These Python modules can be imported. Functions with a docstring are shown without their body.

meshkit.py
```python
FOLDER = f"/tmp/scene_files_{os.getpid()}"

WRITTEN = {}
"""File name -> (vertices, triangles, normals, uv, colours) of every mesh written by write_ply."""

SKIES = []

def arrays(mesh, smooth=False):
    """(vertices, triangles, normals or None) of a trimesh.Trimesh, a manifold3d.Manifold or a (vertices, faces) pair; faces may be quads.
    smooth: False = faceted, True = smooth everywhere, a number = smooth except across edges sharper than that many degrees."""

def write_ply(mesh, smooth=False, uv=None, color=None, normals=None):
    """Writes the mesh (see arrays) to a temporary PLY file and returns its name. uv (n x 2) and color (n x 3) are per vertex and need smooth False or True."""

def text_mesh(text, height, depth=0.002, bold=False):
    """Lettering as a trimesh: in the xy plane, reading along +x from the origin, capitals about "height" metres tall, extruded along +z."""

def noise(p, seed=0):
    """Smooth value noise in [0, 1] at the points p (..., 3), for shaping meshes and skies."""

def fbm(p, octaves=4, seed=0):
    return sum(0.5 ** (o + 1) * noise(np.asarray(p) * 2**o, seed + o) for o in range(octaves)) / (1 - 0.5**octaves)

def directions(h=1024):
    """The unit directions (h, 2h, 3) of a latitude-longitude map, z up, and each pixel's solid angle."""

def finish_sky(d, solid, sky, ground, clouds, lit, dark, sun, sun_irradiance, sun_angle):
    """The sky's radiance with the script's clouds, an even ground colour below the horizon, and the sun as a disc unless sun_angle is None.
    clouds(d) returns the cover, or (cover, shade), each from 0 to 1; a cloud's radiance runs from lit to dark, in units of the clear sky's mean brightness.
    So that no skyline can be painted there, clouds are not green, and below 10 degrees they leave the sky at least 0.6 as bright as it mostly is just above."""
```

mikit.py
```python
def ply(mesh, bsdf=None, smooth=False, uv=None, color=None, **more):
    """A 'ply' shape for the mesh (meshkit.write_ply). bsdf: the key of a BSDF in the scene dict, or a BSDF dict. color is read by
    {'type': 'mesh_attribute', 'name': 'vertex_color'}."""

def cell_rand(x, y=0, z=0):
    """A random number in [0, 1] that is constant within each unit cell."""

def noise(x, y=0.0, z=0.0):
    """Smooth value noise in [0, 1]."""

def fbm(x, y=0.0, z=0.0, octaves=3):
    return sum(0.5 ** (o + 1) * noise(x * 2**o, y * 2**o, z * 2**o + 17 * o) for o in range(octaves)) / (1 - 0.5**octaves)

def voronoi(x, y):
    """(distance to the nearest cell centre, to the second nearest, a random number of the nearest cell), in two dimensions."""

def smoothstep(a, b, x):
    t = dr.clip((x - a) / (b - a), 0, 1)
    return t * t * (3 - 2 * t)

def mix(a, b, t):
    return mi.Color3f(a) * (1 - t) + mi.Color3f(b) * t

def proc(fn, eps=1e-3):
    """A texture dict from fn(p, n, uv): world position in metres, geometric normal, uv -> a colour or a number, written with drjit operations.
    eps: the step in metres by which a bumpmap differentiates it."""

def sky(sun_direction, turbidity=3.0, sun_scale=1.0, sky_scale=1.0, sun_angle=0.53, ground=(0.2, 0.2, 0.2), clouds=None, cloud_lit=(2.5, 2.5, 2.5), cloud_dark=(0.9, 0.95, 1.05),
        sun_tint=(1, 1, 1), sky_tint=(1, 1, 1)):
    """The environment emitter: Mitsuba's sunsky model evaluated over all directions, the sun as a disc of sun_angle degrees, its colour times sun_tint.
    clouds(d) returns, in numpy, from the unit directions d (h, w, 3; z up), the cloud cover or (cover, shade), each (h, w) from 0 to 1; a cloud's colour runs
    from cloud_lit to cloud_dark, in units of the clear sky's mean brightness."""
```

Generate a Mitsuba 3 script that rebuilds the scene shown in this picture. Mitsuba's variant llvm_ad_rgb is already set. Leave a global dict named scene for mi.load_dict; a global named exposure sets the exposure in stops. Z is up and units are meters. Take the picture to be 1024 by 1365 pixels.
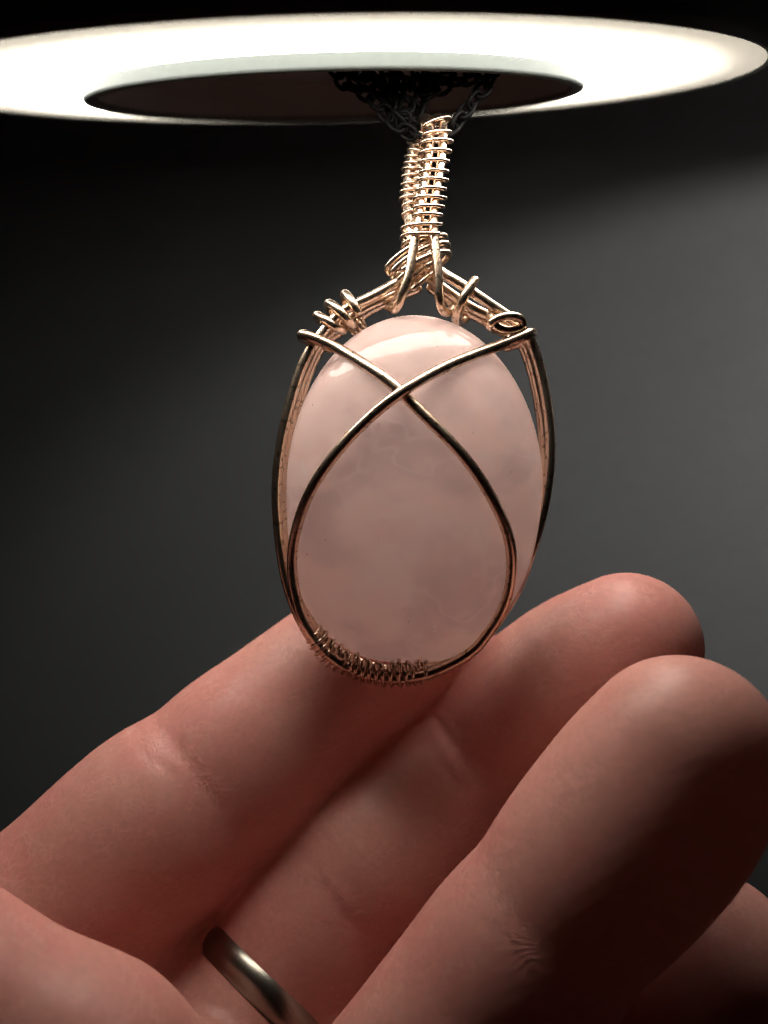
import math
import numpy as np
import trimesh
import drjit as dr
import mitsuba as mi
import mikit
import meshkit
from scipy.interpolate import CubicSpline
from scipy.ndimage import gaussian_filter

T = mi.ScalarTransform4f
scene, labels = {}, {}

# ------------------------------------------------------------------ camera, light, exposure
PITCH = math.radians(19.0)
CAM = np.array([0.0, 0.0, 0.30])
FWD = np.array([0.0, math.cos(PITCH), -math.sin(PITCH)])
UP = np.array([0.0, math.sin(PITCH), math.cos(PITCH)])
RIGHT = np.array([1.0, 0.0, 0.0])
FOV = 45.0
FPX = 512 / math.tan(math.radians(FOV / 2))
scene['camera'] = {
    'type': 'thinlens', 'fov': FOV, 'fov_axis': 'x', 'aperture_radius': 0.0009, 'focus_distance': 0.101,
    'near_clip': 0.005, 'far_clip': 50.0,
    'to_world': T().look_at(origin=CAM.tolist(), target=(CAM + FWD).tolist(), up=UP.tolist())}
exposure = 0.35
LAMP_GLOW = [14.2, 13.2, 11.7]        # the ring lamp's diffuser
SPOT_GLOW = [1750.0, 1540.0, 1400.0]      # a small spot lamp washing the wall
STRIP_GLOW = [7.0, 6.4, 5.5]       # the weaker strip behind its frosted edge
LAMP = CAM + np.array([-0.0067, 0.1406, 0.0136])   # centre of the lamp's diffuser
LAMP_ROLL = -1.61
LAMP_TO = T().translate(LAMP.tolist()).rotate([0, 1, 0], LAMP_ROLL).rotate([1, 0, 0], -0.3).scale(0.001)


def at(px, py, d):
    """The point (metres) seen at photo pixel px, py at depth d (mm) along the camera axis."""
    d = d * 0.001
    return CAM + d * (FWD + (px - 512) / FPX * RIGHT - (py - 682.5) / FPX * UP)


# ------------------------------------------------------------------ helpers
def entry(key, mesh, bsdf, smooth=True, **more):
    n, k = key, 0
    while n in scene:
        k += 1
        n = f'{key}_{k:03d}'
    scene[n] = mikit.ply(mesh, bsdf, smooth=smooth, **more)
    return n


def tag(key, label, category=None, group=None, kind=None):
    d = {'label': label} if label else {}
    if category:
        d['category'] = category
    if group:
        d['group'] = group
    if kind:
        d['kind'] = kind
    labels[key] = d


def lathe(profile, n=160):
    """Closed or open profile [(r, z)] turned about z; a triangle mesh."""
    p = np.asarray(profile, float)
    a = np.arange(n) * 2 * np.pi / n
    v = np.stack([p[:, None, 0] * np.cos(a), p[:, None, 0] * np.sin(a), np.broadcast_to(p[:, None, 1], (len(p), n))], -1).reshape(-1, 3)
    i, j = np.meshgrid(np.arange(len(p) - 1), np.arange(n), indexing='ij')
    q = np.stack([i * n + j, i * n + (j + 1) % n, (i + 1) * n + (j + 1) % n, (i + 1) * n + j], -1).reshape(-1, 4)
    return trimesh.Trimesh(v, np.vstack([q[:, [0, 1, 2]], q[:, [0, 2, 3]]]), process=False)


def spline(points, n):
    p = np.asarray(points, float)
    s = np.r_[0, np.cumsum(np.linalg.norm(np.diff(p, axis=0), axis=1) ** 0.5)]
    c = CubicSpline(s, p, axis=0, bc_type='natural')
    q = c(np.linspace(0, s[-1], n * 6))
    L = np.r_[0, np.cumsum(np.linalg.norm(np.diff(q[:, :3], axis=0), axis=1))]
    t = np.linspace(0, L[-1], n)
    return np.stack([np.interp(t, L, q[:, k]) for k in range(p.shape[1])], 1)


def frames(p):
    t = np.gradient(p, axis=0)
    t /= np.linalg.norm(t, axis=1, keepdims=True) + 1e-12
    a = np.cross(t[0], [0.3, 0.5, 0.8])
    a /= np.linalg.norm(a)
    A = [a]
    for k in range(1, len(p)):
        a = A[-1] - t[k] * np.dot(A[-1], t[k])
        A.append(a / np.linalg.norm(a))
    A = np.array(A)
    return t, A, np.cross(t, A)


def tube(p, r, sides=12):
    """A round wire along the points p (n, 3) with rounded ends; r a number or one per point."""
    p = np.asarray(p, float)
    r = np.broadcast_to(np.asarray(r, float), (len(p),)).copy()
    t, A, B = frames(p)
    ends = [(math.cos(a), math.sin(a)) for a in np.radians([75, 50, 25])]
    P = [p[0] - t[0] * r[0] * s for c, s in ends] + list(p) + [p[-1] + t[-1] * r[-1] * s for c, s in ends[::-1]]
    R = [r[0] * c for c, s in ends] + list(r) + [r[-1] * c for c, s in ends[::-1]]
    A = np.vstack([A[:1]] * 3 + [A] + [A[-1:]] * 3)
    B = np.vstack([B[:1]] * 3 + [B] + [B[-1:]] * 3)
    P, R = np.array(P), np.array(R)
    g = np.arange(sides) * 2 * np.pi / sides
    v = P[:, None] + R[:, None, None] * (np.cos(g)[None, :, None] * A[:, None] + np.sin(g)[None, :, None] * B[:, None])
    n = len(P)
    i, j = np.meshgrid(np.arange(n - 1), np.arange(sides), indexing='ij')
    q = np.stack([i * sides + j, i * sides + (j + 1) % sides, (i + 1) * sides + (j + 1) % sides, (i + 1) * sides + j], -1).reshape(-1, 4)
    f = np.vstack([q[:, [0, 1, 2]], q[:, [0, 2, 3]]])
    v = np.vstack([v.reshape(-1, 3), P[:1] - 0.1 * R[0] * t[:1], P[-1:] + 0.1 * R[-1] * t[-1:]])
    m = n * sides
    k = np.arange(sides)
    f = np.vstack([f, np.stack([k, np.full(sides, m), (k + 1) % sides], 1)[:, [0, 1, 2]],
                   np.stack([(n - 1) * sides + k, (n - 1) * sides + (k + 1) % sides, np.full(sides, m + 1)], 1)])
    return trimesh.Trimesh(v, f, process=False)


def smoothstep(a, b, x):
    t = np.clip((x - a) / (b - a), 0, 1)
    return t * t * (3 - 2 * t)


# ------------------------------------------------------------------ materials
def rgb(*c):
    return {'type': 'rgb', 'value': list(c)}


def gold_colour(p, n, uv):
    q = p * 1000
    a = mikit.fbm(q.x * 1.3, q.y * 1.3, q.z * 1.3, 3)
    tarnish = mikit.smoothstep(0.60, 0.70, mikit.fbm(q.x * 2.2 + 9, q.y * 2.2, q.z * 2.2, 4))
    c = mikit.mix((0.73, 0.595, 0.47), (0.71, 0.535, 0.405), mikit.smoothstep(0.35, 0.65, a))
    return mikit.mix(c, (0.20, 0.13, 0.08), tarnish * 0.75)


def gold_bump(p, n, uv):
    q = p * 1000
    return mikit.fbm(q.x * 5, q.y * 5, q.z * 5, 3) * 0.02


scene['gold'] = {'type': 'bumpmap', 'scale': 0.001, 'tex': mikit.proc(gold_bump, 3e-5),
                 'bsdf': {'type': 'twosided', 'bsdf': {'type': 'principled', 'base_color': mikit.proc(gold_colour), 'metallic': 1.0, 'roughness': 0.29}}}
scene['thin_gold'] = {'type': 'twosided', 'bsdf': {'type': 'principled', 'base_color': mikit.proc(gold_colour), 'metallic': 1.0, 'roughness': 0.30}}


FEATHERS = [(at(402, 614, 101.4).tolist(), at(408, 634, 101.0).tolist(), 0.32), (at(407, 626, 101.0).tolist(), at(413, 622, 101.0).tolist(), 0.22),
            (at(581, 822, 100.0).tolist(), at(579, 840, 100.5).tolist(), 0.26), (at(470, 505, 100.0).tolist(), at(486, 512, 99.7).tolist(), 0.25),
            (at(672, 478, 102.0).tolist(), at(690, 500, 102.4).tolist(), 0.30), (at(452, 828, 101.0).tolist(), at(470, 834, 100.7).tolist(), 0.28)]


def quartz_colour(p, n, uv):
    q = p * 1000
    w = mikit.fbm(q.x * 0.12 + 3, q.y * 0.12, q.z * 0.12, 3) * 6
    a = mikit.fbm(q.x * 0.10 + w * 0.35, q.y * 0.10 + 2, q.z * 0.10 + w * 0.3, 4)
    b = mikit.smoothstep(0.46, 0.70, mikit.fbm(q.x * 0.13 + 11, q.y * 0.13 + 5, q.z * 0.13 + w * 0.1, 4))
    veil = mikit.smoothstep(0.03, 0.0, dr.abs(mikit.fbm(q.x * 0.14 + 7, q.y * 0.14, q.z * 0.14 + w * 0.1, 4) - 0.5))
    c = mikit.mix((0.993, 0.85, 0.82), (0.994, 0.90, 0.88), mikit.smoothstep(0.35, 0.65, a))
    c = mikit.mix(c, (0.77, 0.67, 0.68), b * 0.9)
    c = mikit.mix(c, (0.98, 0.91, 0.89), veil * 0.38)
    speck = mikit.smoothstep(0.965, 0.98, mikit.noise(q.x * 1.9, q.y * 1.9, q.z * 1.9))
    for a, b, r in FEATHERS:      # short pale cracks inside the stone
        u = mi.Vector3f(p) - mi.Vector3f(*a)
        e = np.asarray(b) - np.asarray(a)
        t = dr.clip(dr.dot(u, mi.Vector3f(*e.tolist())) / float(e @ e), 0, 1)
        dist = dr.norm(u - t * mi.Vector3f(*e.tolist())) * 1000
        k = mikit.noise(q.x * 4, q.y * 4, q.z * 4)
        c = mikit.mix(c, (0.99, 0.96, 0.95), mikit.smoothstep(r, 0.2 * r, dist + (k - 0.5) * r) * 0.85)
    return mikit.mix(c, (0.25, 0.16, 0.14), speck * 0.8)


scene['quartz'] = {'type': 'blendbsdf', 'weight': 0.25,
                   'a': {'type': 'principledthin', 'base_color': mikit.proc(quartz_colour), 'roughness': 0.3, 'eta': 1.54, 'diff_trans': 1.9, 'spec_trans': 0.0},
                   'b': {'type': 'twosided', 'bsdf': {'type': 'principled', 'base_color': rgb(0.80, 0.57, 0.53), 'roughness': 0.03, 'specular': 1.0}}}


def skin_colour(p, n, uv):
    q = p * 1000
    a = mikit.fbm(q.x * 0.12, q.y * 0.12, q.z * 0.12, 3)
    b = mikit.fbm(q.x * 0.7 + 5, q.y * 0.7, q.z * 0.7, 3)
    c = mikit.mix((0.62, 0.275, 0.228), (0.63, 0.240, 0.208), mikit.smoothstep(0.35, 0.65, a))
    c = mikit.mix(c, (0.645, 0.315, 0.265), mikit.smoothstep(0.5, 0.75, b) * 0.5)
    g = mikit.fbm(q.x * 2.4, q.y * 2.4, q.z * 2.4, 3) - 0.5                      # pores and fine mottling
    w = mikit.noise(q.x * 0.3, q.y * 0.3, q.z * 0.3) * 3
    line = mikit.smoothstep(0.10, 0.02, dr.abs(mikit.noise(q.x * 1.5 + w, q.y * 0.8, q.z * 2.2 + w) - 0.5))     # fine pale skin lines
    c = c * (1 + 0.28 * g) + mi.Color3f(0.055, 0.05, 0.045) * line * mikit.smoothstep(0.45, 0.7, mikit.noise(q.x * 0.4, q.y * 0.4 + 3, q.z * 0.4))
    return mikit.mix(c, (0.42, 0.19, 0.15), mikit.smoothstep(0.86, 0.89, mikit.noise(q.x * 2.1, q.y * 2.1, q.z * 2.1)) * 0.35)


CREASES, PADS = [], []      # flexion creases and finger pads: (point, finger direction, ...) in mm, filled below


def skin_bump(p, n, uv):
    q = (p - mi.Point3f(*CAM.tolist())) * 1000
    h = (mikit.fbm(q.x * 0.8, q.y * 0.8, q.z * 0.8, 2) - 0.5) * 0.012 + (mikit.fbm(q.x * 3.6, q.y * 3.6, q.z * 3.6, 2) - 0.5) * 0.028
    for P, ax, rad in PADS:
        r = mi.Vector3f(q) - mi.Vector3f(*P)
        u = dr.dot(r, mi.Vector3f(*ax))
        side = dr.norm(r - u * mi.Vector3f(*ax))
        w = mikit.noise(q.x * 0.16, q.y * 0.16, q.z * 0.16) * 4
        m = mikit.smoothstep(1.5 * rad, 0.6 * rad, dr.norm(r)) * mikit.smoothstep(0.25, 0.55, mikit.noise(q.x * 0.3 + 5, q.y * 0.3, q.z * 0.3))
        across = dr.dot(r, mi.Vector3f(*np.cross(ax, FWD).tolist()))
        h = h + dr.sin((u + 0.055 * dr.square(across) + w) * (2 * math.pi / 0.56)) * 0.020 * m
    for P, ax, rad, depth in CREASES:
        r = mi.Vector3f(q) - mi.Vector3f(*P)
        u = dr.dot(r, mi.Vector3f(*ax))
        near = mikit.smoothstep(1.5 * rad, 1.05 * rad, dr.norm(r))
        a = mikit.noise(q.x * 0.22 + 3, q.y * 0.22, q.z * 0.22)
        b = mikit.noise(q.x * 0.4 + 30, q.y * 0.4, q.z * 0.4)
        x = u - (a - 0.5) * 2.0
        h = h - near * depth * (dr.exp(-dr.square(x / 0.9)) + 0.5 * dr.exp(-dr.square((x - 2.3) / 0.6)) + 0.35 * dr.exp(-dr.square((x + 2.0) / 0.5)) * b)
        fine = dr.sin((u + (a - 0.5) * 6.0 + (b - 0.5) * 1.2) * 11.0) * mikit.smoothstep(0.35, 0.65, mikit.noise(q.x * 0.8, q.y * 0.8 + 9, q.z * 0.8))
        h = h + near * dr.exp(-dr.square(u / 4.0)) * 0.015 * fine
    return h


scene['wall_paint'] = {'type': 'diffuse', 'reflectance': mikit.proc(lambda p, n, uv: mikit.mix((0.126, 0.139, 0.149), (0.146, 0.160, 0.170), mikit.fbm(p.x * 300, p.y * 300, p.z * 300, 3)))}
scene['white_plastic'] = {'type': 'twosided', 'bsdf': {'type': 'principled', 'base_color': rgb(0.068, 0.078, 0.075), 'roughness': 0.5, 'specular': 0.15}}
scene['dark_plastic'] = {'type': 'twosided', 'bsdf': {'type': 'principled', 'base_color': rgb(0.20, 0.195, 0.195), 'roughness': 0.6}}
scene['inner_white'] = {'type': 'twosided', 'bsdf': {'type': 'diffuse', 'reflectance': rgb(0.72, 0.72, 0.70)}}
scene['opal'] = {'type': 'principledthin', 'base_color': rgb(0.93, 0.92, 0.88), 'roughness': 0.1, 'diff_trans': 2.0, 'spec_trans': 0.0, 'eta': 1.2}
scene['black_metal'] = {'type': 'principled', 'base_color': rgb(0.004, 0.004, 0.004), 'metallic': 0.0, 'roughness': 0.45, 'specular': 0.06}
scene['ring_metal'] = {'type': 'principled', 'base_color': rgb(0.27, 0.245, 0.21), 'metallic': 1.0, 'roughness': 0.30}

# ------------------------------------------------------------------ the wall behind
w0, w1 = np.array([0.16, 0.29]), np.array([-0.24, 0.39])      # its line on plan
d = (w1 - w0) / np.linalg.norm(w1 - w0)
A, B = w0 - d * 0.6, w1 + d * 0.8
wall = trimesh.Trimesh([[*A, -0.6], [*B, -0.6], [*B, 1.2], [*A, 1.2]], [[0, 2, 1], [0, 3, 2]], process=False)
scene['wall'] = mikit.ply(wall, 'wall_paint')
scene['wall']['bsdf'] = {'type': 'twosided', 'bsdf': scene.pop('wall_paint')}
tag('wall', 'plain grey wall in the dark behind the hand', kind='structure')

# ------------------------------------------------------------------ the ring lamp (mm, lamp coordinates: diffuser at z = 0)
R0, R1, DROP, TOP = 33.8, 55.5, 1.65, 8.0


def arc(r, z, rad, a0, a1, n=5):
    return [(r + rad * math.cos(math.radians(a)), z + rad * math.sin(math.radians(a))) for a in np.linspace(a0, a1, n)]


housing = [(R1 + 0.15, 0.5)] + arc(R1 + 0.6, 0.05, 0.28, 190, 350) + [(R1 + 1.2, 1.0)] + arc(R1 - 2.0, TOP - 2, 3.0, 10, 80, 6) + [(R0 - 0.6, TOP + 1.0), (0.01, TOP + 1.0)]
lamp_parts = {}
lamp_parts['housing'] = entry('ring_lamp__housing', lathe(housing), 'white_plastic', smooth=40, to_world=LAMP_TO)
entry('ring_lamp__reflector', lathe([(R1 + 0.1, 0.1), (R1 - 0.4, TOP - 2.5), (R1 - 2.5, TOP - 0.4), (R0 + 0.3, TOP - 0.4)]), 'inner_white', smooth=40, to_world=LAMP_TO)
RM = 45.0


def facing_down(m):
    t = m.triangles[0]
    if np.cross(t[1] - t[0], t[2] - t[0])[2] > 0:
        m.invert()
    return m


entry('ring_lamp__diffuser', facing_down(lathe([(R0 - 0.05, 0.02), (40.0, 0.0), (RM, 0.0)], 200)), 'inner_white', smooth=False, to_world=LAMP_TO, emitter={'type': 'area', 'radiance': rgb(*LAMP_GLOW)})
tag('ring_lamp__diffuser', 'brightly glowing white inner ring')
entry('ring_lamp__frosted_edge', lathe([(RM - 0.05, 0.03), (51.0, 0.03), (R1 + 0.12, 0.03)], 200), 'opal', smooth=True, to_world=LAMP_TO)
tag('ring_lamp__frosted_edge', 'dimmer frosted outer edge of the glowing ring')
entry('ring_lamp__light_strip', facing_down(lathe([(RM - 2.0, 4.4), (RM + 2.5, 4.4)], 96)), 'inner_white', smooth=False, to_world=LAMP_TO, emitter={'type': 'area', 'radiance': rgb(*STRIP_GLOW)})
drum = [(R0 + 0.0, TOP - 0.4), (R0 + 0.02, 0.0)] + arc(R0 - 0.42, -DROP + 0.42, 0.42, 0, -90, 6) + arc(R0 - 1.4, -DROP + 0.3, 0.3, -90, -180, 4) + [(R0 - 1.75, 0.5)]
entry('ring_lamp__centre_drum', lathe(drum, 200), 'white_plastic', smooth=40, to_world=LAMP_TO)
tag('ring_lamp__centre_drum', 'pale rim of the dark centre hollow')
entry('ring_lamp__centre_plate', lathe([(R0 - 1.72, -0.9), (R0 - 1.9, 3.0), (R0 - 3.0, 4.2), (0.01, 4.2)]), 'dark_plastic', smooth=40, to_world=LAMP_TO)
bar = tube(np.array([[-7.0, -20.0, 3.1], [0, -20.0, 3.1], [10, -20.0, 3.1], [24, -20.0, 3.1]]), 0.7)
posts = [tube(np.array([[x, -20.0, 3.1], [x, -20.0, 3.4], [x, -20.0, 4.4]]), 0.7) for x in (-7.0, 24.0)]
entry('ring_lamp__hanging_bar', trimesh.util.concatenate([bar] + posts), 'dark_plastic', smooth=40, to_world=LAMP_TO)
tag('ring_lamp', 'round glowing white ring lamp with a dark hollow centre, above the pendant', 'lamp')

# ------------------------------------------------------------------ a small spot lamp outside the frame, washing the wall on the right
SPOT_AIM = CAM + np.array([0.122, 0.300, -0.090])
SPOT = SPOT_AIM + 0.30 * np.array([0.60, -0.65, 0.45])
zc = SPOT_AIM - SPOT
zc /= np.linalg.norm(zc)
xc = np.cross(zc, [0, 0, 1.0])
xc /= np.linalg.norm(xc)
M = np.eye(4)
M[:3, 0], M[:3, 1], M[:3, 2], M[:3, 3] = xc * 0.003, np.cross(zc, xc) * 0.003, zc * 0.003, SPOT
entry('spot_lamp__shade', lathe([(0.01, -6.0), (5.0, -5.5), (9.0, -2.0), (11.5, 6.0), (11.8, 34.0), (11.2, 34.0), (10.9, 6.0), (8.4, -1.6), (0.01, -1.5)], 64), 'dark_plastic', smooth=40, to_world=T(M))
bulb = lathe([(0.01, 0.6), (1.2, 0.4), (2.0, 0.0)], 32)
if np.cross(*(bulb.triangles[40][1:] - bulb.triangles[40][0]))[2] < 0:
    bulb.invert()
entry('spot_lamp__bulb', bulb, 'inner_white', smooth=False, to_world=T(M), emitter={'type': 'area', 'radiance': rgb(*SPOT_GLOW)})
tag('spot_lamp', 'small dark spot lamp beyond the right edge, shining on the wall', 'lamp')

# ------------------------------------------------------------------ the pendant: photo pixels and t = mm towards the camera from its middle plane
PD = 105.0
PX = PD / FPX                       # mm per photo pixel in that plane


def W(p):
    p = np.atleast_2d(np.asarray(p, float))
    return np.array([at(x, y, PD - t) for x, y, t in p])


SC, SA, SB, SH, SE = (553.0, 652.0), 171.0, 232.0, 7.8, 2.6      # the lower half is a little squarer


def stone_t(x, y):
    u, v = np.abs(x - SC[0]) / SA, np.abs(y - SC[1]) / SB
    e = np.where(y > SC[1], np.where(x < SC[0], SE, 2.15), 2.0)
    rho = (u ** e + v ** e) ** (1 / e)
    return np.where(rho < 1, SH * np.sqrt(np.clip(1 - np.clip(rho, 0, 1) ** 2.1, 0, 1)), 0.0)


def stone():
    n, m = 120, 48
    a = np.arange(n) * 2 * np.pi / n
    th = np.linspace(0, np.pi, 2 * m + 1)[1:-1]
    V = [[*SC, SH]]
    rows = []
    for k in th:
        rho = np.sin(k)
        z = SH * np.sqrt(max(0, 1 - rho ** 2.1)) * (1 if k < np.pi / 2 else -0.70)
        e = np.where(np.sin(a) > 0, np.where(np.cos(a) < 0, SE, 2.15), 2.0)
        g = (np.abs(np.cos(a)) ** e + np.abs(np.sin(a)) ** e) ** (-1 / e)
        rows.append(np.stack([SC[0] + SA * rho * g * np.cos(a), SC[1] + SB * rho * g * np.sin(a), np.full(n, z)], 1))
    v = np.vstack([V] + rows + [[[*SC, -0.70 * SH]]])
    k = meshkit.fbm(np.stack([v[:, 0] / 90, v[:, 1] / 90, v[:, 2] / 6], 1), 2, 3) - 0.5
    v[:, 2] += k * 0.35
    f = []
    i, j = np.meshgrid(np.arange(len(th) - 1), np.arange(n), indexing='ij')
    b = lambda i, j: 1 + i * n + j % n
    f.append(np.stack([b(i, j), b(i + 1, j), b(i + 1, j + 1)], -1).reshape(-1, 3))
    f.append(np.stack([b(i, j), b(i + 1, j + 1), b(i, j + 1)], -1).reshape(-1, 3))
    J = np.arange(n)
    f.append(np.stack([np.zeros(n, int), b(0, J), b(0, J + 1)], 1))
    L = len(th) - 1
    f.append(np.stack([np.full(n, len(v) - 1), b(L, J + 1), b(L, J)], 1))
    msh = trimesh.Trimesh(W(v), np.vstack(f), process=False)
    if msh.volume < 0:
        msh.invert()
    return msh


entry('pendant__stone', stone(), 'quartz', smooth=True)
tag('pendant__stone', 'oval polished milky pink stone')
tag('pendant', 'oval pale pink stone pendant caged in light gold wire, held on the fingertips', 'pendant')

WR = 0.60        # thick wire radius, mm


def wire(name, pts, r=WR, n=90, sides=12, label=None):
    k = entry('pendant__' + name, tube(W(spline(pts, n)), r * 0.001, sides), 'gold' if r > 0.35 else 'thin_gold', smooth=True)
    if label:
        tag(k, label)
    return k


OUT = [(428, 446), (409, 475), (389, 530), (375, 590), (369, 650), (372, 710), (381, 770), (398, 820), (424, 862), (462, 889), (510, 903), (560, 902),
       (605, 884), (645, 851), (680, 800), (708, 735), (726, 670), (734, 600), (731, 550), (722, 500), (708, 456), (698, 441)]
OUT = np.array(OUT, float)
cen = np.array([552.0, 660.0])


def inset(k, t, wob=0.0, seed=0):
    d = OUT - cen
    L = np.linalg.norm(d, axis=1, keepdims=True)
    p = cen + d * (L - k) / L
    ang = np.arctan2(d[:, 1], d[:, 0])
    return np.c_[p + wob * np.stack([np.sin(3 * ang + seed), np.cos(2 * ang + seed)], 1), np.full(len(p), t) + 0.25 * np.sin(2 * ang + seed)]


shl1 = [(548, 352, 0.6), (540, 368, 0.9), (520, 382, 0.9), (490, 398, 0.9), (462, 412, 0.8), (443, 428, 0.8)]
shr1 = [(690, 431, 0.8), (668, 415, 0.9), (640, 396, 1.0), (610, 376, 0.9), (585, 360, 0.7), (574, 345, 0.4)]
f1 = inset(0, 0.7)
wire('frame_wire', shl1 + [tuple(q) for q in f1] + shr1, n=260)
f2 = inset(7, -0.8, 1.5, 1)
shl2 = [(552, 372, -0.6), (535, 388, -0.7), (500, 404, -0.7), (470, 421, -0.8), (450, 436, -0.8)]
shr2 = [(684, 440, -0.8), (660, 425, -0.5), (632, 412, -0.3), (604, 394, -0.4), (580, 376, -0.6), (566, 364, -0.8)]
wire('frame_wire', shl2 + [tuple(q) for q in f2] + shr2, n=260)
f3 = inset(12, -2.2, 1.5, 2)
wire('frame_wire', [(556, 385, -2), (530, 396, -2.2), (490, 416, -2.3), (462, 436, -2.3)] + [tuple(q) for q in f3] + [(672, 442, -2.2), (640, 424, -2.0), (604, 404, -1.8), (575, 384, -1.8)], n=260)


def cross(pts, head, tail, lift):
    """A wire that follows the stone's front: pts px; head and tail are full points."""
    q = spline([(x, y, 0) for x, y in pts], 120)
    raw = stone_t(q[:, 0], q[:, 1]) + WR + 0.05
    raw = np.maximum(raw, 1.9)
    k = np.exp(-np.linspace(-2, 2, 25) ** 2)
    t = np.convolve(np.pad(raw, 12, mode='edge'), k / k.sum(), 'valid')
    t = t + np.maximum(raw - t, 0).max() * 0.6
    t += lift * np.exp(-((q[:, 0] - 541) ** 2 + (q[:, 1] - 524) ** 2) / 45 ** 2)
    q[:, 2] = t
    return head + [tuple(x) for x in q[3:-3:6]] + tail


xa = [(432, 456), (455, 467), (485, 485), (520, 510), (560, 548), (600, 588), (632, 626), (658, 668), (675, 706), (682, 742), (680, 780), (669, 815), (648, 848), (618, 878), (595, 890)]
wire('cross_wire', cross(xa, [(440, 464, -1.6), (415, 454, -1.2), (402, 449, 0.2), (403, 446, 1.6), (416, 450, 2.4)], [(575, 897, 1.9), (545, 903, 1.8)], 0.0), n=220)
xb = [(688, 452), (670, 459), (640, 470), (600, 486), (560, 507), (520, 534), (480, 569), (448, 604), (420, 644), (401, 686), (391, 728), (390, 768), (398, 808), (413, 842), (430, 864)]
wire('cross_wire', cross(xb, [(676, 462, -1.6), (694, 456, -1.2), (708, 449, 0.2), (709, 444, 1.6), (700, 447, 2.4)], [(444, 877, 1.9), (465, 889, 1.8)], 1.2), n=220)


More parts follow.
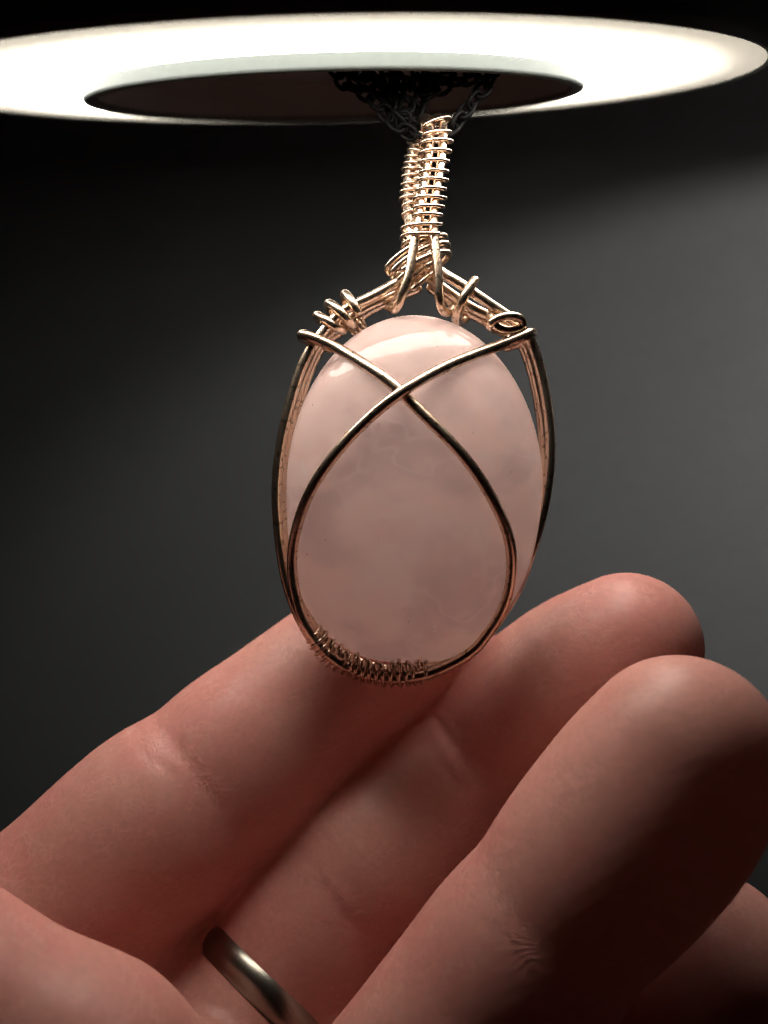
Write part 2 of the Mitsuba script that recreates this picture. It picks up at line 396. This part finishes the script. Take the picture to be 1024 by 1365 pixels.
def coil(axis, n_turn, ra, rb, r, name, seed, jit=0.12, phase=0.0, per=22, squash=None, label=None):
    """A helix round the axis [(px, py, t)]: ra across the picture (mm), rb towards the camera (mm)."""
    rng = np.random.default_rng(seed)
    q = spline(axis, 240)
    q3 = np.c_[q[:, 0] * PX, q[:, 1] * PX, q[:, 2]]
    tan = np.gradient(q3, axis=0)
    tan /= np.linalg.norm(tan, axis=1, keepdims=True)
    ref = np.array([0, 0, 1.0])
    side = np.cross(tan, ref)
    side /= np.linalg.norm(side, axis=1, keepdims=True)
    up = np.cross(side, tan)
    N = int(n_turn * per)
    ph = np.linspace(0, n_turn, N)
    knots = np.cumsum(1 + jit * 2.2 * (rng.random(int(n_turn) + 3) - 0.5))
    knots = (knots - knots[0]) / (knots[int(math.ceil(n_turn))] - knots[0])
    s = np.interp(ph, np.arange(len(knots)), knots)
    s = np.clip(s, 0, 1) * (len(q) - 1)
    f = lambda arr: np.stack([np.interp(s, np.arange(len(q)), arr[:, k]) for k in range(3)], 1)
    amp = 1 + jit * np.interp(ph * 2, np.arange(int(2 * n_turn) + 3), rng.normal(size=int(2 * n_turn) + 3) * 0.5)
    a = ph * 2 * np.pi + phase
    P = f(q3) + f(side) * (ra * amp * np.cos(a))[:, None] + f(up) * (rb * amp * np.sin(a))[:, None]
    pts = np.c_[P[:, 0] / PX, P[:, 1] / PX, P[:, 2]]
    k = entry('pendant__' + name, tube(W(pts), r * 0.001, 8 if r < 0.35 else 12), 'thin_gold' if r < 0.35 else 'gold', smooth=True)
    if label:
        tag(k, label)
    return pts


# bail: two core wires, looped over the chain, their ends hooked over the shoulders; coils of thin wire round both legs
for dx, hook, back in ((-8.5, [(519, 410, -0.6), (526, 412, 1.0), (536, 394, 2.6), (545, 368, 3.2), (550, 338, 3.0), (556, 308, 2.6)], -5),
                       (8.5, [(604, 410, -0.4), (596, 417, 1.0), (588, 408, 2.5), (585, 382, 3.3), (583, 352, 3.2), (579, 318, 2.7)], 5)):
    core = [(570 + dx, 280, 2.1), (575 + dx, 245, 1.3), (580 + dx, 210, 0.3), (582 + dx, 182, -0.8), (581 + dx, 164, -1.7), (577 + dx * 0.9, 157, -2.9), (569 + dx * 0.8, 163, -4.3),
            (558 + back, 190, -4.9), (550 + back, 230, -4.5), (548 + back, 270, -3.4), (551 + back, 305, -1.8), (556 + back, 340, -0.8), (560 + back, 362, -0.8)]
    wire('bail_wire', hook + core, r=0.52, n=170)
bail_axis = [(567, 314, 2.6), (570, 285, 2.2), (575, 248, 1.35), (580, 212, 0.35), (582, 184, -0.75), (581, 165, -1.7), (577, 157, -2.9)]
coil(bail_axis, 12.67, 1.66, 0.95, 0.225, 'bail_coil', 4, 0.15, 0.5, label='thin wire coil on the front leg of the bail')
coil([(570, 163, -4.2), (558, 192, -4.9), (550, 230, -4.5), (548, 268, -3.5), (551, 303, -1.9)], 14.2, 1.15, 0.85, 0.20, 'bail_coil', 5, 0.16, label='thin wire coil on the back leg of the bail')
coil([(555, 300, 0.2), (557, 318, 0.5), (559, 334, 0.9)], 2.6, 1.75, 2.1, 0.24, 'neck_wrap', 8, 0.10, 1.0)
coil([(552, 333, -0.2), (559, 346, 0.5), (566, 360, 1.3)], 2.8, 3.75, 2.1, 0.36, 'neck_wrap', 9, 0.12, 3.4)
coil([(548, 360, 0.2), (557, 372, 0.4), (566, 384, 0.5)], 2.2, 2.3, 1.5, 0.33, 'neck_wrap', 10, 0.16, 0.8)
# wraps round the shoulders
coil([(474, 408, 0.0), (458, 416, 0.0), (444, 428, 0.0), (432, 442, 0.0)], 2.45, 1.75, 1.95, 0.52, 'shoulder_wrap', 11, 0.22, 1.2)
wire('shoulder_wrap', [(676, 446, -1.8), (662, 440, 0.4), (653, 434, 2.3), (662, 425, 3.0), (680, 421, 3.0), (694, 425, 2.6), (697, 433, 2.2), (687, 439, 2.0), (671, 439, 2.3), (657, 430, 2.2), (654, 418, 0.5), (664, 410, -1.6)], r=0.48, n=90)
wire('wire_tail', [(626, 418, -2.4), (612, 430, -1.2), (608, 424, 0.8), (613, 408, 2.4), (621, 392, 3.0), (630, 378, 2.6), (633, 374, 2.3)], r=0.54, n=60)
coil([(468, 440, -1.0), (480, 433, -0.7), (489, 426, -0.6)], 4.2, 0.55, 0.55, 0.17, 'wire_tail', 14, 0.35)
coil([(655, 424, -0.4), (668, 440, -0.6), (686, 462, -1.0)], 1.6, 0.5, 1.2, 0.30, 'wire_tail', 15, 0.3)
# bottom binding
coil([(419, 846, 0.2), (427, 859, 0.2), (444, 876, 0.0), (470, 889, 0.0), (505, 899, 0.0), (545, 900, 0.0), (574, 897, 0.0)], 18.3, 1.12, 2.3, 0.235, 'bottom_binding', 16, 0.15, per=20)
coil([(420, 842, 1.4), (440, 862, 1.4), (470, 879, 1.4), (505, 888, 1.3), (545, 890, 1.3), (570, 886, 1.2)], 12.0, 0.8, 0.9, 0.17, 'bottom_binding', 17, 0.4, per=16)

# ------------------------------------------------------------------ the black chain through the bail and over the lamp's bar
tag('necklace_chain', 'black metal link chain bunched under the lamp and passing through the bail', 'chain')


def link_mesh():
    a = np.linspace(0, 2 * np.pi, 29)[:-1]
    x = 1.12 * np.sign(np.cos(a)) * np.abs(np.cos(a)) ** 0.85
    y = 0.80 * np.sign(np.sin(a)) * np.abs(np.sin(a)) ** 0.9
    g = np.arange(8) * np.pi / 4
    c = np.stack([x, y, 0 * x], 1)
    t = np.roll(c, -1, 0) - np.roll(c, 1, 0)
    t /= np.linalg.norm(t, axis=1, keepdims=True)
    nn = np.stack([t[:, 1], -t[:, 0], 0 * x], 1)
    v = c[:, None] + 0.27 * (np.cos(g)[None, :, None] * nn[:, None] + np.sin(g)[None, :, None] * np.array([0, 0, 1.0]))
    i, j = np.meshgrid(np.arange(28), np.arange(8), indexing='ij')
    q = np.stack([i * 8 + j, i * 8 + (j + 1) % 8, (i + 1) % 28 * 8 + (j + 1) % 8, (i + 1) % 28 * 8 + j], -1).reshape(-1, 4)
    m = trimesh.Trimesh(v.reshape(-1, 3), np.vstack([q[:, [0, 1, 2]], q[:, [0, 2, 3]]]), process=False)
    if m.volume < 0:
        m.invert()
    return m


LINK = mikit.ply(link_mesh(), 'black_metal', smooth=True)


def chain(pts, seed):
    rng = np.random.default_rng(seed)
    p = W(spline([(x, y, t - 1.8) for x, y, t in pts], 300))
    L = np.r_[0, np.cumsum(np.linalg.norm(np.diff(p, axis=0), axis=1))]
    n = int(L[-1] / 0.00165)
    for k in range(n):
        s = (k + 0.5) * L[-1] / n
        c = np.array([np.interp(s, L, p[:, j]) for j in range(3)])
        e = np.array([np.interp(s + 0.0004, L, p[:, j]) - np.interp(s - 0.0004, L, p[:, j]) for j in range(3)])
        x = e / np.linalg.norm(e)
        z0 = -FWD + 0.25 * rng.normal(size=3)
        z0 -= x * np.dot(z0, x)
        z0 /= np.linalg.norm(z0)
        y0 = np.cross(z0, x)
        ang = (k % 2) * math.pi / 2 + math.radians(38) + rng.normal() * 0.22
        z = math.cos(ang) * z0 + math.sin(ang) * y0
        y = np.cross(z, x)
        M = np.eye(4)
        M[:3, 0], M[:3, 1], M[:3, 2], M[:3, 3] = x * 0.001, y * 0.001, z * 0.001, c
        key = 'necklace_chain__link' + (f'_{chain.count:03d}' if chain.count else '')
        chain.count += 1
        scene[key] = {**LINK, 'to_world': T(M)}


chain.count = 0
chain([(444, 88, -3), (462, 112, -2), (492, 128, -1.5), (514, 150, -1.5), (530, 166, -1.5), (548, 178, -1.3), (572, 182, -1.0), (596, 176, -1.0), (610, 163, -1.2), (626, 140, -1.6), (648, 114, -2.2), (668, 86, -3)], 1)
chain([(470, 90, -4), (492, 112, -3.4), (520, 128, -3), (545, 140, -2.6), (570, 128, -2.8), (598, 112, -3.2), (630, 104, -3.6), (650, 88, -4)], 2)
chain([(500, 88, -2.4), (512, 116, -2.0), (528, 146, -2.4), (544, 168, -2.9)], 3)
chain([(560, 88, -3.2), (552, 108, -2.2), (546, 128, -1.4), (540, 152, -0.9), (536, 172, -1.8)], 4)
chain([(520, 86, -3.0), (530, 116, -2.0), (522, 140, -1.6), (536, 160, -1.4), (554, 172, -2.2)], 6)
chain([(586, 88, -3.4), (568, 112, -2.6), (560, 138, -2.4), (552, 160, -2.6)], 7)
chain([(455, 92, -5), (500, 104, -4.6), (550, 110, -4.4), (600, 102, -4.6), (640, 90, -5)], 5)

# ------------------------------------------------------------------ the hand: one continuous skin, from a signed distance field
def mm(px, py, d):
    return (at(px, py, d) - CAM) * 1000


# finger: [(px, py, depth mm, radius px)]
FINGERS = [
    # first finger (behind the pendant)
    [(562, 828, 119.5, 88), (522, 850, 119, 99), (459, 897, 118.2, 106), (370, 974, 116, 117), (277, 1052, 113.5, 127), (179, 1126, 110.5, 131), (76, 1218, 108, 132), (-70, 1325, 104, 140), (-190, 1450, 106, 150)],
    # second finger (with the band)
    [(836, 862, 112, 99), (765, 912, 114, 113), (705, 962, 115.5, 112), (640, 1013, 116.5, 108), (548, 1104, 114, 117), (445, 1211, 111, 117), (357, 1327, 107.5, 106), (262, 1432, 103, 110), (150, 1560, 103, 130)],
    # third finger (nearest)
    [(908, 1008, 88, 134), (862, 1075, 89, 147), (800, 1150, 89.5, 141), (740, 1222, 90, 137), (640, 1352, 91, 141), (560, 1460, 92, 145), (440, 1600, 98, 150)],
    # little finger
    [(938, 1292, 104, 128), (880, 1360, 103, 130), (780, 1480, 100, 132), (640, 1640, 96, 140)],
    # thumb, outside the frame
    [(-330, 1010, 92, 105), (-330, 1110, 91, 118), (-300, 1260, 90, 118), (-240, 1420, 89, 140), (-120, 1640, 88, 190)],
]
PALM = [  # (px, py, depth, radius px) pairs
    [(-90, 1362, 81, 178), (108, 1432, 83, 132)],
    [(108, 1432, 83, 132), (300, 1580, 98, 150)],
    [(-180, 1450, 103, 170), (150, 1640, 101, 180)],
    [(90, 1290, 113, 122), (262, 1400, 110, 116)],
    [(238, 1225, 114, 62), (268, 1330, 111, 85)],
    [(150, 1640, 101, 180), (640, 1690, 100, 150)],
    [(-120, 1700, 97, 210), (400, 1800, 97, 190)],
    [(-120, 1700, 97, 210), (-200, 2050, 90, 230)],
    [(400, 1800, 97, 190), (60, 2100, 90, 230)],
    [(-200, 2050, 90, 250), (-420, 2600, 84, 250)],
    [(60, 2100, 90, 250), (-200, 2650, 84, 250)],
]
H = 0.7
LO = np.array([-70.0, 44.0, -180.0])
HI = np.array([52.0, 142.0, -28.0])
NG = ((HI - LO) / H).astype(int) + 1
axes = [(LO[k] + H * np.arange(NG[k])).astype(np.float32) for k in range(3)]


def capsule(P, a, b, ra, rb):
    ba = (b - a).astype(np.float32)
    q = P - a.astype(np.float32)
    t = np.clip((q @ ba) / (ba @ ba), 0, 1)
    d = q - t[..., None] * ba
    return np.sqrt((d * d).sum(-1)) - (ra + (rb - ra) * t), t


def centre(f, n):
    p = np.array([[*mm(x, y, dd), r * dd / FPX] for x, y, dd, r in f])
    return spline(p, n)


def in_box(vol, lo, hi, fn):
    i0 = np.maximum(((lo - LO) / H).astype(int), 0)
    i1 = np.minimum(((hi - LO) / H).astype(int) + 2, NG)
    if (i1 <= i0).any():
        return
    sl = tuple(slice(i0[k], i1[k]) for k in range(3))
    P = np.stack(np.meshgrid(*[axes[k][sl[k]] for k in range(3)], indexing='ij'), -1)
    vol[sl] = fn(P, vol[sl])


def smin(a, b, k):
    h = np.clip(0.5 + 0.5 * (b - a) / k, 0, 1)
    return b * (1 - h) + a * h - k * h * (1 - h)


LINES = [centre(f, 34) for f in FINGERS]


def along(k, px, py):
    """The point of finger k's centre line seen nearest to a photo pixel, the finger's direction and its radius there (mm)."""
    c = spline(LINES[k], 120)
    rel = c[:, :3] @ np.stack([RIGHT, UP, FWD], 1)
    i = np.argmin((512 + FPX * rel[:, 0] / rel[:, 2] - px) ** 2 + (682.5 - FPX * rel[:, 1] / rel[:, 2] - py) ** 2)
    ax = c[min(i + 1, 119), :3] - c[max(i - 1, 0), :3]
    return c[i, :3].tolist(), (ax / np.linalg.norm(ax)).tolist(), float(c[i, 3])


FOLDS = ((0, 262, 1035, 0.09), (1, 632, 1025, 0.14), (1, 455, 1195, 0.09), (2, 742, 1218, 0.04))
for k, px, py, depth in FOLDS:
    CREASES.append((*along(k, px, py), depth))
for (k, px, py, depth), (P, ax, rad, _) in zip(FOLDS, CREASES):      # each joint is a little waisted
    u = (LINES[k][:, :3] - np.array(P)) @ np.array(ax)
    LINES[k][:, 3] -= (0.45 if k < 2 else 0.25) * np.exp(-(u / 2.6) ** 2) - 0.22 * np.exp(-((np.abs(u) - 6.5) / 3.5) ** 2)
hand = np.full(NG, 9.0, np.float32)
for c in LINES:
    one = np.full(NG, 9.0, np.float32)
    for a, b in zip(c[:-1], c[1:]):
        R = max(a[3], b[3]) + 5
        in_box(one, np.minimum(a[:3], b[:3]) - R, np.maximum(a[:3], b[:3]) + R, lambda P, v: np.minimum(v, capsule(P, a[:3], b[:3], a[3], b[3])[0]))
    hand = np.minimum(hand, one)
palm = np.full(NG, 9.0, np.float32)
for (x0, y0, d0, r0), (x1, y1, d1, r1) in PALM:
    a, b = mm(x0, y0, d0), mm(x1, y1, d1)
    ra, rb = r0 * d0 / FPX, r1 * d1 / FPX
    R = max(ra, rb) + 8
    in_box(palm, np.minimum(a, b) - R, np.maximum(a, b) + R, lambda P, v: smin(v, capsule(P, a, b, ra, rb)[0], 5.0))
zz = axes[2][None, None, :]
hand = smin(hand, palm, 1.6)
hand = gaussian_filter(hand, 0.9)


def surface_nets(v, lo, h):
    s = v < 0
    c = [(i, j, k) for i in (0, 1) for j in (0, 1) for k in (0, 1)]
    nx, ny, nz = v.shape
    sub = lambda o: s[o[0]:nx - 1 + o[0], o[1]:ny - 1 + o[1], o[2]:nz - 1 + o[2]]
    cnt = sum(sub(o).astype(np.int8) for o in c)
    cells = np.argwhere((cnt > 0) & (cnt < 8))
    val = np.stack([v[cells[:, 0] + o[0], cells[:, 1] + o[1], cells[:, 2] + o[2]] for o in c], 1)
    acc, num = np.zeros((len(cells), 3)), np.zeros(len(cells))
    for i, a in enumerate(c):
        for j, b in enumerate(c):
            if j > i and sum(abs(a[k] - b[k]) for k in range(3)) == 1:
                va, vb = val[:, i], val[:, j]
                m = (va < 0) != (vb < 0)
                t = np.where(m, va / np.where(m, va - vb, 1), 0)
                acc += m[:, None] * (np.array(a) + t[:, None] * (np.array(b) - np.array(a)))
                num += m
    V = lo + h * (cells + acc / num[:, None])
    idx = np.full((nx - 1, ny - 1, nz - 1), -1)
    idx[tuple(cells.T)] = np.arange(len(cells))
    F = []
    for ax in range(3):
        u, w = (ax + 1) % 3, (ax + 2) % 3
        e = np.zeros(3, int)
        e[ax] = 1
        A0 = s[tuple(slice(0, v.shape[k] - e[k]) for k in range(3))]
        B0 = s[tuple(slice(e[k], None) for k in range(3))]
        E = np.argwhere(A0 != B0)
        E = E[(E[:, u] > 0) & (E[:, w] > 0) & (E[:, u] < v.shape[u] - 1) & (E[:, w] < v.shape[w] - 1)]
        du, dw = np.zeros(3, int), np.zeros(3, int)
        du[u], dw[w] = 1, 1
        g = lambda q: idx[tuple(q.T)]
        quad = np.stack([g(E - du - dw), g(E - dw), g(E), g(E - du)], 1)
        fl = ~A0[tuple(E.T)]
        quad[fl] = quad[fl][:, ::-1]
        F.append(quad)
    q = np.vstack(F)
    return V, np.vstack([q[:, [0, 1, 2]], q[:, [0, 2, 3]]])


V, F = surface_nets(hand, LO, H)
skin = trimesh.Trimesh(V, F, process=False)
if skin.volume < 0:
    skin.invert()
V = np.array(skin.vertices)


for k, px, py in ((0, 440, 930), (1, 790, 890)):
    PADS.append(along(k, px, py))
scene['skin'] = {'type': 'bumpmap', 'scale': 0.001, 'tex': mikit.proc(skin_bump, 6e-5),
                 'bsdf': {'type': 'blendbsdf', 'weight': 0.60,
                          'a': {'type': 'principledthin', 'base_color': rgb(0.60, 0.345, 0.295), 'roughness': 0.5, 'eta': 1.4, 'diff_trans': 1.2, 'spec_trans': 0.0},
                          'b': {'type': 'twosided', 'bsdf': {'type': 'principled', 'base_color': mikit.proc(skin_colour), 'roughness': 0.42, 'specular': 0.5}}}}
skin.vertices = V * 0.001 + CAM
scene['hand'] = mikit.ply(skin, 'skin', smooth=True)
tag('hand', 'open hand with fingers reaching up right, pendant resting on the fingertips', 'hand')

# ------------------------------------------------------------------ the band on the second finger
c = spline(LINES[1], 200)
rel = c[:, :3] @ np.stack([RIGHT, UP, FWD], 1)
i = np.argmin((512 + FPX * rel[:, 0] / rel[:, 2] - 360) ** 2 + (682.5 - FPX * rel[:, 1] / rel[:, 2] - 1322) ** 2)
ax = c[i + 2, :3] - c[i - 2, :3]
ax /= np.linalg.norm(ax)
rr = c[i, 3]
prof = arc(rr - 0.2, -1.45, 0.5, 180, 270, 4) + [(rr + 0.1, -1.95)] + arc(rr - 2.05, 0, 2.75, -38, 38, 13) + [(rr + 0.1, 1.95)] + arc(rr - 0.2, 1.45, 0.5, 90, 180, 4) + [(rr - 0.7, -1.45)]
x = np.cross(ax, [0, 0, 1])
x /= np.linalg.norm(x)
M = np.eye(4)
M[:3, 0], M[:3, 1], M[:3, 2], M[:3, 3] = x * 0.001, np.cross(ax, x) * 0.001, ax * 0.001, c[i, :3] * 0.001 + CAM
scene['finger_ring'] = mikit.ply(lathe(prof, 120), 'ring_metal', smooth=40, to_world=T(M))
tag('finger_ring', 'plain domed silver grey metal band worn on the second finger', 'ring')
